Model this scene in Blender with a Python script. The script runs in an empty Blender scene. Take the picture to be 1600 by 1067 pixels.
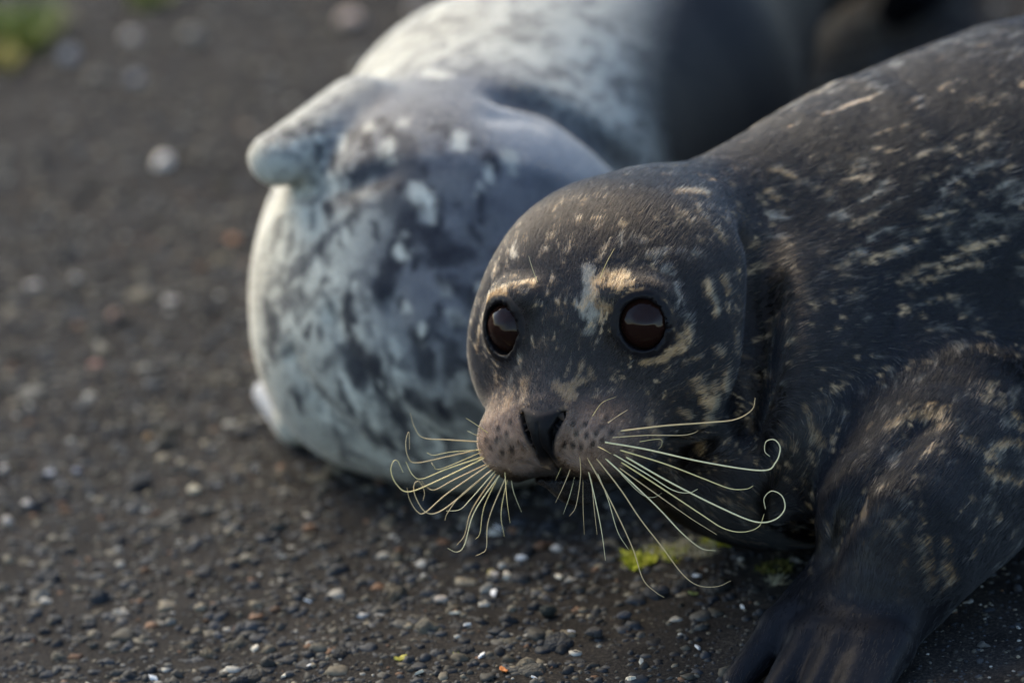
import bpy, math, random, time
import numpy as np
from mathutils import Vector
from mathutils.bvhtree import BVHTree

R = math.radians
T0 = time.time()
def tick(m): print('TICK %-18s %.1f' % (m, time.time() - T0))
rng = np.random.default_rng(7)
random.seed(7)
scene = bpy.context.scene
col = scene.collection

# ------------------------------------------------------------------ camera, sky, sun, exposure
PITCH, DIST, WIDTH, FH = R(21), 4.0, 0.70, 0.21      # look-down angle, focus distance, metres across the frame there, height of the view centre
SP, CP = math.sin(PITCH), math.cos(PITCH)
DIR = np.array([0, CP, -SP]); UPV = np.array([0, SP, CP]); RIGHT = np.array([1., 0, 0])
FOC = np.array([0, 0, FH])
CAM = FOC - DIST * DIR

cd = bpy.data.cameras.new('camera')
cam = bpy.data.objects.new('camera', cd); col.objects.link(cam)
cam.location = CAM
cam.rotation_euler = (R(90) - PITCH, 0, 0)
cd.sensor_width = 36; cd.lens = 36 * DIST / WIDTH
cd.clip_start = 0.05; cd.clip_end = 2000
cd.dof.use_dof = True; cd.dof.focus_distance = DIST - 0.015; cd.dof.aperture_fstop = 2.9
scene.camera = cam

SUN_AZ, SUN_EL = R(-38), R(40)       # azimuth from +Y (away from the camera) towards -X (picture left)
world = bpy.data.worlds.new('World'); scene.world = world; world.use_nodes = True
wn = world.node_tree.nodes; wl = world.node_tree.links
sky = wn.new('ShaderNodeTexSky'); sky.sky_type = 'NISHITA'; sky.sun_disc = False
sky.sun_elevation = SUN_EL; sky.sun_rotation = SUN_AZ; sky.dust_density = 0.8
wn['Background'].inputs[1].default_value = 0.145
wl.new(sky.outputs[0], wn['Background'].inputs[0])
sd = bpy.data.lights.new('sun', 'SUN'); sun = bpy.data.objects.new('sun', sd); col.objects.link(sun)
sd.energy = 2.0; sd.angle = R(40); sd.color = (1.0, 0.82, 0.54)
SUNV = Vector((math.sin(SUN_AZ) * math.cos(SUN_EL), math.cos(SUN_AZ) * math.cos(SUN_EL), math.sin(SUN_EL)))
sun.rotation_euler = SUNV.to_track_quat('Z', 'Y').to_euler()
scene.view_settings.view_transform = 'Standard'; scene.view_settings.look = 'None'
scene.view_settings.exposure = 1.15; scene.view_settings.gamma = 1.0
scene.view_settings.use_curve_mapping = False

# ------------------------------------------------------------------ pixel helpers (1600 x 1067 photograph)
PXM = WIDTH / 1600
def P(px, py, d):                       # point on the pixel's ray, d metres beyond the focus plane
    s = PXM * (DIST + d) / DIST
    return FOC + d * DIR + (px - 800) * s * RIGHT + (533.5 - py) * s * UPV
SLOPE, SLOPE_X = .10, .15               # the slipway falls away to the left
def slope(x): return SLOPE * np.clip(x - SLOPE_X, -1.2, 1.2)
def PZ(px, py, z):                      # point on the pixel's ray, z metres above the sloping ground
    r = P(px, py, 0) - CAM
    return CAM + r * ((z - CAM[2] + SLOPE * (CAM[0] - SLOPE_X)) / (r[2] - SLOPE * r[0]))
def ray(px, py):
    r = P(px, py, 0) - CAM
    return r / np.linalg.norm(r)
def project(p):
    q = np.asarray(p) - CAM
    D = q @ DIR
    s = PXM * D / DIST
    return np.stack([800 + (q @ RIGHT) / s, 533.5 - (q @ UPV) / s], -1), D - DIST

# ------------------------------------------------------------------ noise
def _hash(ix, iy, iz, seed):
    with np.errstate(over='ignore'):
        h = (ix.astype(np.uint32) * np.uint32(374761393) + iy.astype(np.uint32) * np.uint32(668265263)
             + iz.astype(np.uint32) * np.uint32(2147483647) + np.uint32(seed * 974711 + 12345))
        h = (h ^ (h >> np.uint32(13))) * np.uint32(1274126177)
        h = (h ^ (h >> np.uint32(16))) * np.uint32(2246822519)
        h = h ^ (h >> np.uint32(15))
    return h.astype(np.float32) / np.float32(4294967295.0)
def vnoise(p, seed=0):
    p = np.asarray(p, np.float32) + 1000
    i = np.floor(p).astype(np.int64); f = p - i
    f = f * f * f * (f * (f * 6 - 15) + 10)
    r = 0
    for dx in (0, 1):
        for dy in (0, 1):
            for dz in (0, 1):
                w = (f[..., 0] if dx else 1 - f[..., 0]) * (f[..., 1] if dy else 1 - f[..., 1]) * (f[..., 2] if dz else 1 - f[..., 2])
                r = r + w * _hash(i[..., 0] + dx, i[..., 1] + dy, i[..., 2] + dz, seed)
    return r
def fbm(p, seed=0, oct=3):
    p = np.asarray(p, np.float32); a, t, n = 1., 0., 0
    for k in range(oct):
        n = n + a * vnoise(p, seed + k * 17); t += a; a *= .5; p = p * 2.03 + 3.7
    return n / t
def sstep(a, b, x):
    t = np.clip((x - a) / (b - a), 0, 1); return t * t * (3 - 2 * t)

# ------------------------------------------------------------------ signed-distance modelling
def smin(a, b, k):
    h = np.clip(.5 + .5 * (b - a) / k, 0, 1)
    return b * (1 - h) + a * h - k * h * (1 - h)
def smax(a, b, k): return -smin(-a, -b, k)
def seg(p, a, b, ra, rb, sq=None):      # tapering capsule; sq = (axis, factor) squashes the section along an axis
    a = np.asarray(a, np.float32); b = np.asarray(b, np.float32)
    ab = b - a; pa = p - a
    t = np.clip((pa @ ab) / max(ab @ ab, 1e-9), 0, 1)
    q = pa - t[..., None] * ab
    if sq is not None:
        ax = np.asarray(sq[0], np.float32); ax = ax / np.linalg.norm(ax)
        q = q + (q @ ax)[..., None] * ax * (sq[1] - 1)
        return (np.linalg.norm(q, axis=-1) - (ra + (rb - ra) * t)) / max(1, sq[1]) ** .6
    return np.linalg.norm(q, axis=-1) - (ra + (rb - ra) * t)
def ell(p, c, r):
    q = p - np.asarray(c, np.float32); r = np.asarray(r, np.float32)
    k0 = np.linalg.norm(q / r, axis=-1); k1 = np.linalg.norm(q / (r * r), axis=-1)
    return k0 * (k0 - 1) / np.maximum(k1, 1e-6)

def grad(fn, p, e=.0008):
    g = np.empty_like(p)
    for a in range(3):
        d = np.zeros(3, np.float32); d[a] = e
        g[:, a] = (fn(p + d) - fn(p - d)) / (2 * e)
    return g
def chunked(fn, p, n=400000):
    return np.concatenate([fn(p[i:i + n]) for i in range(0, len(p), n)])

def surface(fn, lo, hi, h, blk=8):
    """surface nets on a sparse narrow band; returns vertices and quads"""
    lo = np.asarray(lo, np.float32); hi = np.asarray(hi, np.float32)
    nb = np.ceil((hi - lo) / (h * blk)).astype(int)
    n = nb * blk + 1
    bi = np.stack(np.meshgrid(*[np.arange(m) for m in nb], indexing='ij'), -1).reshape(-1, 3)
    cen = lo + (bi + .5) * blk * h
    dc = chunked(fn, cen.astype(np.float32))
    F = np.full(n, 1.0, np.float32)
    near = np.abs(dc) < blk * h * 1.35
    for b in bi[~near & (dc < 0)]:
        F[b[0] * blk:(b[0] + 1) * blk + 1, b[1] * blk:(b[1] + 1) * blk + 1, b[2] * blk:(b[2] + 1) * blk + 1] = -1
    loc = np.stack(np.meshgrid(*[np.arange(blk + 1)] * 3, indexing='ij'), -1).reshape(-1, 3)
    nbk = bi[near]
    for i in range(0, len(nbk), 400):
        idx = (nbk[i:i + 400, None, :] * blk + loc[None]).reshape(-1, 3)
        v = fn((lo + idx * h).astype(np.float32))
        F[idx[:, 0], idx[:, 1], idx[:, 2]] = v
    S = F < 0
    c = S[:-1, :-1, :-1].astype(np.uint8)
    cnt = np.zeros_like(c)
    for dx in (0, 1):
        for dy in (0, 1):
            for dz in (0, 1):
                cnt += S[dx:n[0] - 1 + dx, dy:n[1] - 1 + dy, dz:n[2] - 1 + dz]
    act = (cnt > 0) & (cnt < 8)
    cells = np.argwhere(act)
    vid = np.full(act.shape, -1, np.int32); vid[act] = np.arange(len(cells))
    V = (lo + (cells + .5) * h).astype(np.float32)
    quads = []
    for a in range(3):
        sl0 = [slice(None)] * 3; sl1 = [slice(None)] * 3
        sl0[a] = slice(0, -1); sl1[a] = slice(1, None)
        s0 = S[tuple(sl0)]; s1 = S[tuple(sl1)]
        e = np.argwhere(s0 != s1)
        b_, c_ = (a + 1) % 3, (a + 2) % 3
        ok = (e[:, b_] > 0) & (e[:, c_] > 0) & (e[:, b_] < n[b_] - 1) & (e[:, c_] < n[c_] - 1)
        e = e[ok]
        fl = s0[tuple(e.T)]
        def cid(db, dc_):
            q = e.copy(); q[:, b_] -= db; q[:, c_] -= dc_
            return vid[tuple(q.T)]
        Q = np.stack([cid(1, 1), cid(0, 1), cid(0, 0), cid(1, 0)], 1)
        Q[~fl] = Q[~fl][:, ::-1]
        quads.append(Q)
    Q = np.concatenate(quads); Q = Q[(Q >= 0).all(1)]
    return V, Q
def snap(fn, V, it=4, lim=.006):
    V = V.astype(np.float32).copy()
    for _ in range(it):
        for i in range(0, len(V), 300000):
            p = V[i:i + 300000]
            d = fn(p); g = grad(fn, p); gl = (g * g).sum(1)
            st = g * (d / np.maximum(gl, .1))[:, None]
            ln = np.linalg.norm(st, axis=1, keepdims=True)
            V[i:i + 300000] = p - st * np.minimum(1, lim / np.maximum(ln, 1e-9))
    return V
def relax(V, Q, it=2, lam=.5):
    for _ in range(it):
        acc = np.zeros_like(V); c = np.zeros(len(V), np.float32)
        for k in range(4):
            for o in (1, 3):
                np.add.at(acc, Q[:, k], V[Q[:, (k + o) % 4]]); np.add.at(c, Q[:, k], 1)
        V = V + lam * (acc / np.maximum(c, 1)[:, None] - V)
    return V
def subdivide(V, Q, sel):
    """split the selected quads in four (linear); neighbours get triangles/ngons left out: all quads touched on an edge are re-fanned"""
    n = len(V)
    E = np.sort(np.concatenate([Q[sel][:, [k, (k + 1) % 4]] for k in range(4)]), 1)
    key = np.unique(E[:, 0].astype(np.int64) * n + E[:, 1])
    mid = .5 * (V[key // n] + V[key % n])
    cen = V[Q[sel]].mean(1)
    V2 = np.concatenate([V, mid, cen]).astype(np.float32)
    def mids(QQ, k):
        a = QQ[:, k].astype(np.int64); b = QQ[:, (k + 1) % 4]
        kk = np.minimum(a, b) * n + np.maximum(a, b)
        i = np.searchsorted(key, kk); i = np.clip(i, 0, len(key) - 1)
        return np.where(key[i] == kk, n + i, -1)
    Qs = Q[sel]; ci = n + len(key) + np.arange(len(Qs))
    m = [mids(Qs, k) for k in range(4)]
    new = np.concatenate([np.stack([Qs[:, k], m[k], ci, m[(k + 3) % 4]], 1) for k in range(4)])
    Qr = Q[~sel]; mr = np.stack([mids(Qr, k) for k in range(4)], 1)
    plain = (mr < 0).all(1)
    ngons = []
    for q, mm in zip(Qr[~plain], mr[~plain]):
        f = []
        for k in range(4):
            f.append(int(q[k]))
            if mm[k] >= 0: f.append(int(mm[k]))
        ngons.append(f)
    return V2, np.concatenate([Qr[plain], new]), ngons

# ------------------------------------------------------------------ object helpers
def tag(o, label=None, cat=None, group=None, kind=None):
    for k, v in (('label', label), ('category', cat), ('group', group), ('kind', kind)):
        if v: o[k] = v
    return o
def empty(name, loc):
    o = bpy.data.objects.new(name, None); col.objects.link(o); o.location = loc; o.empty_display_size = .05
    return o
def link(name, me, mat=None, parent=None):
    o = bpy.data.objects.new(name, me); col.objects.link(o)
    if mat and not me.materials: me.materials.append(mat)
    if parent is not None:
        o.parent = parent
        pl = parent.matrix_world if False else None
        loc = Vector((0, 0, 0)); q = parent
        while q is not None: loc += Vector(q.location); q = q.parent
        o.matrix_parent_inverse.identity()
        o.location = -loc if parent else o.location
    return o
def mesh(name, V, faces, mat=None, smooth=True):
    me = bpy.data.meshes.new(name)
    V = np.asarray(V, np.float32)
    if isinstance(faces, np.ndarray):
        k = faces.shape[1]; nf = len(faces)
        me.vertices.add(len(V)); me.vertices.foreach_set('co', V.ravel())
        me.loops.add(nf * k); me.loops.foreach_set('vertex_index', faces.astype(np.int32).ravel())
        me.polygons.add(nf); me.polygons.foreach_set('loop_start', np.arange(nf, dtype=np.int32) * k)
        me.update(calc_edges=True)
    else:
        me.from_pydata([tuple(map(float, v)) for v in V], [], faces)
    if smooth: me.polygons.foreach_set('use_smooth', np.ones(len(me.polygons), bool))
    me.update()
    if mat: me.materials.append(mat)
    return me
def add_col(me, c, name='Col'):
    a = me.attributes.new(name, 'FLOAT_COLOR', 'POINT')
    c4 = np.ones((len(c), 4), np.float32); c4[:, :3] = c
    a.data.foreach_set('color', c4.ravel())
def add_f(me, f, name):
    a = me.attributes.new(name, 'FLOAT', 'POINT'); a.data.foreach_set('value', np.asarray(f, np.float32))

# ------------------------------------------------------------------ materials
class NT:
    def __init__(s, name):
        s.m = bpy.data.materials.new(name); s.m.use_nodes = True
        s.n = s.m.node_tree.nodes; s.l = s.m.node_tree.links; s.b = s.n['Principled BSDF']
    def new(s, t, **kw):
        x = s.n.new(t)
        for k, v in kw.items():
            if isinstance(k, str) and hasattr(x, k): setattr(x, k, v)
            else: x.inputs[k].default_value = v
        return x
    def set(s, **kw):
        for k, v in kw.items(): s.b.inputs[k.replace('_', ' ')].default_value = v
        return s
    def lk(s, a, b): s.l.new(a, b)
def simple(name, c, rough=.5, spec=.5, **kw):
    t = NT(name); t.set(Base_Color=(*c, 1), Roughness=rough, Specular_IOR_Level=spec, **kw); return t.m

def mat_hide(name, rough=.42):
    t = NT(name)
    at = t.new('ShaderNodeAttribute', attribute_name='Col')
    tc = t.new('ShaderNodeTexCoord')
    no = t.new('ShaderNodeTexNoise'); no.inputs['Scale'].default_value = 260; no.inputs['Detail'].default_value = 4
    t.lk(tc.outputs['Object'], no.inputs['Vector'])
    mr = t.new('ShaderNodeMapRange'); mr.inputs['To Min'].default_value = .72; mr.inputs['To Max'].default_value = 1.28
    t.lk(no.outputs['Fac'], mr.inputs['Value'])
    mx = t.new('ShaderNodeVectorMath', operation='SCALE')
    t.lk(at.outputs['Color'], mx.inputs[0]); t.lk(mr.outputs[0], mx.inputs['Scale'])
    t.lk(mx.outputs[0], t.b.inputs['Base Color'])
    wt = t.new('ShaderNodeAttribute', attribute_name='wet')
    rr = t.new('ShaderNodeMapRange'); rr.inputs['To Min'].default_value = rough; rr.inputs['To Max'].default_value = .34
    t.lk(wt.outputs['Fac'], rr.inputs['Value']); t.lk(rr.outputs[0], t.b.inputs['Roughness'])
    bp = t.new('ShaderNodeBump'); bp.inputs['Strength'].default_value = .35; bp.inputs['Distance'].default_value = .0012
    t.lk(no.outputs['Fac'], bp.inputs['Height']); t.lk(bp.outputs[0], t.b.inputs['Normal'])
    dl = t.new('ShaderNodeAttribute', attribute_name='dull')
    ds = t.new('ShaderNodeMapRange'); ds.inputs['To Min'].default_value = .16; ds.inputs['To Max'].default_value = .12
    t.lk(dl.outputs['Fac'], ds.inputs['Value']); t.lk(ds.outputs[0], t.b.inputs['Specular IOR Level'])
    return t.m
def mat_fur(name, rough=.30, ior=1.5):
    t = NT(name); t.n.remove(t.b)
    h = t.n.new('ShaderNodeBsdfHairPrincipled'); h.model = 'CHIANG'; h.parametrization = 'COLOR'
    at = t.new('ShaderNodeAttribute', attribute_name='Col')
    t.lk(at.outputs['Color'], h.inputs['Color'])
    h.inputs['Roughness'].default_value = rough; h.inputs['Radial Roughness'].default_value = .45; h.inputs['Coat'].default_value = .0; h.inputs['IOR'].default_value = ior
    t.lk(h.outputs[0], t.n['Material Output'].inputs['Surface'])
    return t.m
M_HIDE = mat_hide('seal_hide', .58); M_HIDE2 = mat_hide('seal_hide_pale', .6)
M_FUR = mat_fur('seal_fur', .20, 1.54); M_FUR2 = mat_fur('seal_fur_pale', .38)
M_EYE = simple('seal_eye', (.016, .0065, .0045), .09, .20)
_t = M_EYE.node_tree; _n = _t.nodes.new('ShaderNodeTexNoise'); _n.inputs['Scale'].default_value = 75; _n.inputs['Detail'].default_value = 1
_c = _t.nodes.new('ShaderNodeTexCoord'); _b = _t.nodes.new('ShaderNodeBump'); _b.inputs['Strength'].default_value = .5; _b.inputs['Distance'].default_value = .004
_t.links.new(_c.outputs['Object'], _n.inputs['Vector']); _t.links.new(_n.outputs['Fac'], _b.inputs['Height']); _t.links.new(_b.outputs[0], _t.nodes['Principled BSDF'].inputs['Normal'])
M_WHISK = simple('whisker', (.88, .68, .28), .35, .5)
M_WHISKS = [M_WHISK, simple('whisker_warm', (.70, .50, .24), .3, .5), simple('whisker_pale', (.90, .76, .40), .3, .5)]
for m_ in M_WHISKS: m_.node_tree.nodes['Principled BSDF'].inputs['Subsurface Weight'].default_value = .0
M_CLAW = simple('claw', (.10, .08, .07), .35, .5)

# ================================================================== GROUND
ground_h = lambda x, y: .0035 * (fbm(np.stack([x * 40, y * 40, 0 * x], -1), 3) - .5) + .006 * (fbm(np.stack([x * 9, y * 9, 0 * x], -1), 5, 2) - .5)
def axis(c0, c1, h, far):
    a = np.arange(c0, c1 + h / 2, h)
    s = h; x = c1; out = []
    while x < far:
        s *= 1.35; x += s; out.append(x)
    s = h; x = c0; inn = []
    while x > -far:
        s *= 1.35; x -= s; inn.append(x)
    return np.array(inn[::-1] + list(a) + out, np.float32)
gx = axis(-.80, .85, .006, 400); gy = axis(-.55, 1.95, .006, 400)
GX, GY = np.meshgrid(gx, gy, indexing='ij')
inner = sstep(3, 1.2, np.hypot(GX, GY - .5))
GZ = ground_h(GX, GY) * inner + slope(GX)
gi = np.arange(GX.size).reshape(GX.shape)
gq = np.stack([gi[:-1, :-1], gi[1:, :-1], gi[1:, 1:], gi[:-1, 1:]], -1).reshape(-1, 4)
def mat_ground():
    t = NT('tarmac')
    tc = t.new('ShaderNodeTexCoord')
    def noise(sc, det=5, r=.6):
        n = t.new('ShaderNodeTexNoise'); n.inputs['Scale'].default_value = sc; n.inputs['Detail'].default_value = det; n.inputs['Roughness'].default_value = r
        t.lk(tc.outputs['Object'], n.inputs['Vector']); return n
    n1 = noise(420, 6, .7); n2 = noise(18, 4); n3 = noise(2.2, 3)
    r1 = t.new('ShaderNodeValToRGB'); e = r1.color_ramp.elements
    e[0].position = .33; e[0].color = (.016, .015, .015, 1); e[1].position = .72; e[1].color = (.16, .13, .095, 1)
    e.new(.52).color = (.046, .041, .036, 1)
    t.lk(n1.outputs['Fac'], r1.inputs['Fac'])
    r2 = t.new('ShaderNodeMapRange'); r2.inputs['From Min'].default_value = .3; r2.inputs['From Max'].default_value = .7
    r2.inputs['To Min'].default_value = .32; r2.inputs['To Max'].default_value = .92
    t.lk(n2.outputs['Fac'], r2.inputs['Value'])
    mx = t.new('ShaderNodeVectorMath', operation='SCALE'); t.lk(r1.outputs[0], mx.inputs[0]); t.lk(r2.outputs[0], mx.inputs['Scale'])
    t.lk(mx.outputs[0], t.b.inputs['Base Color'])
    bp = t.new('ShaderNodeBump'); bp.inputs['Strength'].default_value = .9; bp.inputs['Distance'].default_value = .003
    t.lk(n1.outputs['Fac'], bp.inputs['Height']); t.lk(bp.outputs[0], t.b.inputs['Normal'])
    t.set(Roughness=.85, Specular_IOR_Level=.12)
    return t.m
M_GROUND = mat_ground()
ground = link('ground', mesh('ground', np.stack([GX, GY, GZ], -1).reshape(-1, 3), gq, M_GROUND))
tag(ground, 'dark rough tarmac slipway set with small stones', 'ground', kind='structure')

# stones set in the tarmac
def ico(sub):
    import bmesh
    bm = bmesh.new(); bmesh.ops.create_icosphere(bm, subdivisions=sub, radius=1)
    V = np.array([v.co[:] for v in bm.verts], np.float32); Fc = np.array([[v.index for v in f.verts] for f in bm.faces], np.int32)
    bm.free(); return V, Fc
I1, I2 = ico(1), ico(2)
def stone_var(I, k):
    V, Fc = I
    d = 1 + .8 * (vnoise(V * 1.2 + k * 7.3, 11) - .5) + .5 * (vnoise(V * 2.6 + k * 3.1, 12) - .5)
    W = V * d[:, None] * np.array([1.0 + .25 * math.sin(k * 2.1), .85 + .2 * math.cos(k * 1.7), .62 + .12 * math.sin(k * 4.4)])
    return W.astype(np.float32), Fc
STONES1 = [stone_var(I1, k) for k in range(10)]; STONES2 = [stone_var(I2, k) for k in range(10)]
def stone_colors(n, r):
    base = np.array([[.040, .042, .048], [.060, .060, .064], [.090, .082, .072], [.14, .12, .092], [.22, .18, .13], [.40, .36, .31], [.18, .095, .055]])
    pick = r.choice(7, n, p=[.26, .27, .21, .13, .075, .03, .025])
    return base[pick] * r.uniform(.36, 1.0, (n, 1)) * np.array([.95, 1.0, .98])
def mat_stone(name, obj_random):
    t = NT(name)
    tc = t.new('ShaderNodeTexCoord')
    n1 = t.new('ShaderNodeTexNoise'); n1.inputs['Scale'].default_value = 2.5 if obj_random else 300; n1.inputs['Detail'].default_value = 5
    t.lk(tc.outputs['Object'], n1.inputs['Vector'])
    mr = t.new('ShaderNodeMapRange'); mr.inputs['To Min'].default_value = .55; mr.inputs['To Max'].default_value = 1.45
    t.lk(n1.outputs['Fac'], mr.inputs['Value'])
    mx = t.new('ShaderNodeVectorMath', operation='SCALE')
    if obj_random:
        oi = t.new('ShaderNodeObjectInfo'); t.lk(oi.outputs['Color'], mx.inputs[0])
    else:
        at = t.new('ShaderNodeAttribute', attribute_name='Col'); t.lk(at.outputs['Color'], mx.inputs[0])
    t.lk(mr.outputs[0], mx.inputs['Scale']); t.lk(mx.outputs[0], t.b.inputs['Base Color'])
    bp = t.new('ShaderNodeBump'); bp.inputs['Strength'].default_value = .5; bp.inputs['Distance'].default_value = .1 if obj_random else .001
    t.lk(n1.outputs['Fac'], bp.inputs['Height']); t.lk(bp.outputs[0], t.b.inputs['Normal'])
    t.set(Roughness=.62, Specular_IOR_Level=.16)
    return t.m
M_STONE = mat_stone('gravel_stone', False); M_PEB = mat_stone('pebble_stone', True)

N = 150000
sx = rng.uniform(-.90, .90, N); sy = rng.uniform(-.52, 1.9, N)
keep = (sx > -.60 - .12 * (sy + .4)) & (sx < .54 + .12 * (sy + .4))
sx, sy = sx[keep], sy[keep]; N = len(sx)
sr = np.clip(rng.lognormal(math.log(.0027), .48, N), .0013, .0105)
clus = fbm(np.stack([sx * 7, sy * 7, 0 * sx], -1), 31, 3)
bare = sstep(.0, .22, sx + .05 * rng.normal(size=N)) * sstep(.25, -.02, sy)      # finer surface under the flipper
drop = rng.uniform(size=N) < np.clip(.10 + .8 * (.5 - clus) + .25 * bare + .35 * sstep(.5, 1.2, sy), 0, .93)
sx, sy, sr, bare = sx[~drop], sy[~drop], sr[~drop], bare[~drop]; N = len(sx)
sr = sr * (1 - .45 * bare)
sz = ground_h(sx, sy) + slope(sx) + sr * rng.uniform(-.58, .10, N)
rot = rng.uniform(0, 6.283, N)
scol = stone_colors(N, rng)
pxs, dd = project(np.stack([sx, sy, sz], -1))
size_px = sr / (1 + dd / DIST)
inframe = (pxs[:, 0] > 0) & (pxs[:, 0] < 1600) & (pxs[:, 1] > 0) & (pxs[:, 1] < 1067)
order = np.argsort(-np.where(inframe, size_px, 0))
big = order[:270]; isbig = np.zeros(N, bool); isbig[big] = True
# scattered specific pale pebbles: pixel, radius in pixels, colour
PALE = (.55, .50, .44)
SPEC = [(548, 37, 20, (.50, .40, .33)), (655, 17, 18, (.42, .36, .30)), (300, 62, 22, (.33, .30, .25)), (205, 62, 14, PALE), (268, 472, 11, PALE), (120, 440, 11, PALE),
        (176, 495, 11, (.42, .27, .2)), (52, 450, 11, PALE), (366, 377, 11, (.45, .22, .12)), (44, 790, 9, PALE), (304, 768, 10, (.5, .45, .33)), (108, 92, 18, (.3, .3, .3)),
        (212, 130, 17, (.34, .34, .35)), (148, 125, 15, (.3, .26, .2)), (78, 740, 8, (.5, .5, .52)), (120, 738, 8, (.4, .4, .45)), (6, 735, 9, PALE), (150, 572, 9, (.45, .25, .2)),
        (690, 938, 11, (.46, .40, .33)), (870, 860, 9, PALE), (772, 900, 8, PALE), (12, 815, 9, PALE), (400, 735, 7, (.3, .3, .28)), (232, 685, 8, (.4, .26, .14)), (340, 760, 7, (.2, .2, .2)),
        (855, 960, 17, (.035, .04, .035)), (735, 940, 14, (.045, .047, .05)), (930, 990, 12, (.06, .06, .06)), (975, 963, 12, (.07, .075, .085)), (1036, 925, 10, (.05, .05, .055))]
peb_mesh = [mesh('pebble', V, Fc, M_PEB, k % 3 == 0) for k, (V, Fc) in enumerate(STONES2)]
def pebble(x, y, z, r, a, c, k):
    o = bpy.data.objects.new('pebble', peb_mesh[k % 10]); col.objects.link(o); o.parent = ground
    o.location = (x, y, z); o.scale = (r, r, r); o.rotation_euler = (0, 0, a); o.color = (*c, 1)
    return o
for j, i in enumerate(big): pebble(sx[i], sy[i], sz[i], sr[i], rot[i], scol[i], j)
for j, (px, py, r, c) in enumerate(SPEC):
    q = PZ(px, py, .001); rr = r * PXM * (1 + (np.linalg.norm(q - CAM) - DIST) / DIST)
    pebble(q[0], q[1], q[2] + .3 * rr, rr, j * 1.3, c, j)
Vs, Fs, Cs, off = [], [], [], 0
ids = np.where(~isbig)[0]
for k in range(20):
    fine_ = k < 10
    i = ids[(ids % 10 == k % 10) & (((dd[ids] < .30) & (sr[ids] > .0042)) == fine_)]
    V_, F_ = (STONES2 if fine_ else STONES1)[k % 10]
    c, s_ = np.cos(rot[i])[:, None], np.sin(rot[i])[:, None]
    W_ = np.stack([c * V_[:, 0] - s_ * V_[:, 1], s_ * V_[:, 0] + c * V_[:, 1], np.repeat(V_[None, :, 2], len(i), 0)], -1) * sr[i][:, None, None] + np.stack([sx[i], sy[i], sz[i]], -1)[:, None]
    Vs.append(W_.reshape(-1, 3)); Fs.append((F_[None] + (off + np.arange(len(i)) * len(V_))[:, None, None]).reshape(-1, 3)); off += len(i) * len(V_)
    Cs.append(np.repeat(scol[i], len(V_), 0))
print('gravel', len(ids), sum(len(f) for f in Fs))
gm = mesh('gravel', np.concatenate(Vs), np.concatenate(Fs), M_STONE, False); add_col(gm, np.concatenate(Cs))
grav = link('gravel', gm, None, ground); tag(grav, kind='stuff')

tick('FRONT SEAL')
# ================================================================== FRONT SEAL
YAW, ROLL, HPITCH = R(28.5), R(10.5), R(4.5)
hs = np.array([math.cos(YAW), -math.sin(YAW), 0]); hf = np.array([-math.sin(YAW), -math.cos(YAW), 0]); hz = np.array([0, 0, 1.])
hx = hs * math.cos(ROLL) + hz * math.sin(ROLL); hu = hz * math.cos(ROLL) - hs * math.sin(ROLL)
hf, hu = hf * math.cos(HPITCH) - hu * math.sin(HPITCH), hu * math.cos(HPITCH) + hf * math.sin(HPITCH)
HB = np.stack([hx, hf, hu]).astype(np.float32)                 # rows: picture-right, forward, up of the head
HO = P(908, 503, .03).astype(np.float32)
def H(x, y, z): return HO + x * hx + y * hf + z * hu
EYE_X, EYE_R, EYE_DX = .0345, .0212, .008
LOOK = {-1: np.array([-.20, .95, .20]), 1: np.array([.36, .91, .20])}
LOOK = {k: v / np.linalg.norm(v) for k, v in LOOK.items()}

def head_base(q):                                              # q in head coordinates
    d = ell(q, (0, -.066, -.005), (.098, .098, .081))
    d = smin(d, ell(q, (-.003, -.020, -.020), (.088, .060, .058)), .03)
    ax = np.abs(q[:, 0:1]); m = np.concatenate([ax, q[:, 1:]], 1)
    d = smin(d, ell(m, (.050, -.030, -.045), (.048, .056, .045)), .03)       # cheeks
    d = smin(d, ell(m, (.034, .010, -.046), (.034, .036, .030)), .025)
    d = smin(d, seg(q, (0, .000, -.016), (0, .052, -.051), .043, .031), .024)   # snout
    d = smin(d, ell(m, (.032, .046, -.066), (.035, .037, .031)), .014)          # whisker pads
    d = smin(d, seg(q, (0, .046, -.094), (0, -.06, -.078), .021, .058), .014)   # lower jaw
    return smin(d, ell(q, (0, .066, -.050), (.0155, .018, .015)), .008)         # nose
EYE_L = {}
for s_, want in ((-1, 778), (1, 1002)):                       # slide each eye over the face until it looks out where the photograph has it
    best = 9e9
    for x0 in np.linspace(.015, .06, 46):
        tt = np.linspace(0, .07, 141, dtype=np.float32)
        st = np.array([s_ * x0, -.012, 0], np.float32)
        t0 = float(tt[np.argmax(head_base(st + tt[:, None] * LOOK[s_].astype(np.float32)) > 0)])
        c_ = st + LOOK[s_] * (t0 - EYE_R + .0088)
        ap = HO + (c_ + LOOK[s_] * EYE_R) @ HB
        e_ = abs(project(ap[None])[0][0, 0] - want)
        if e_ < best: best = e_; EYE_L[s_] = c_
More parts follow.
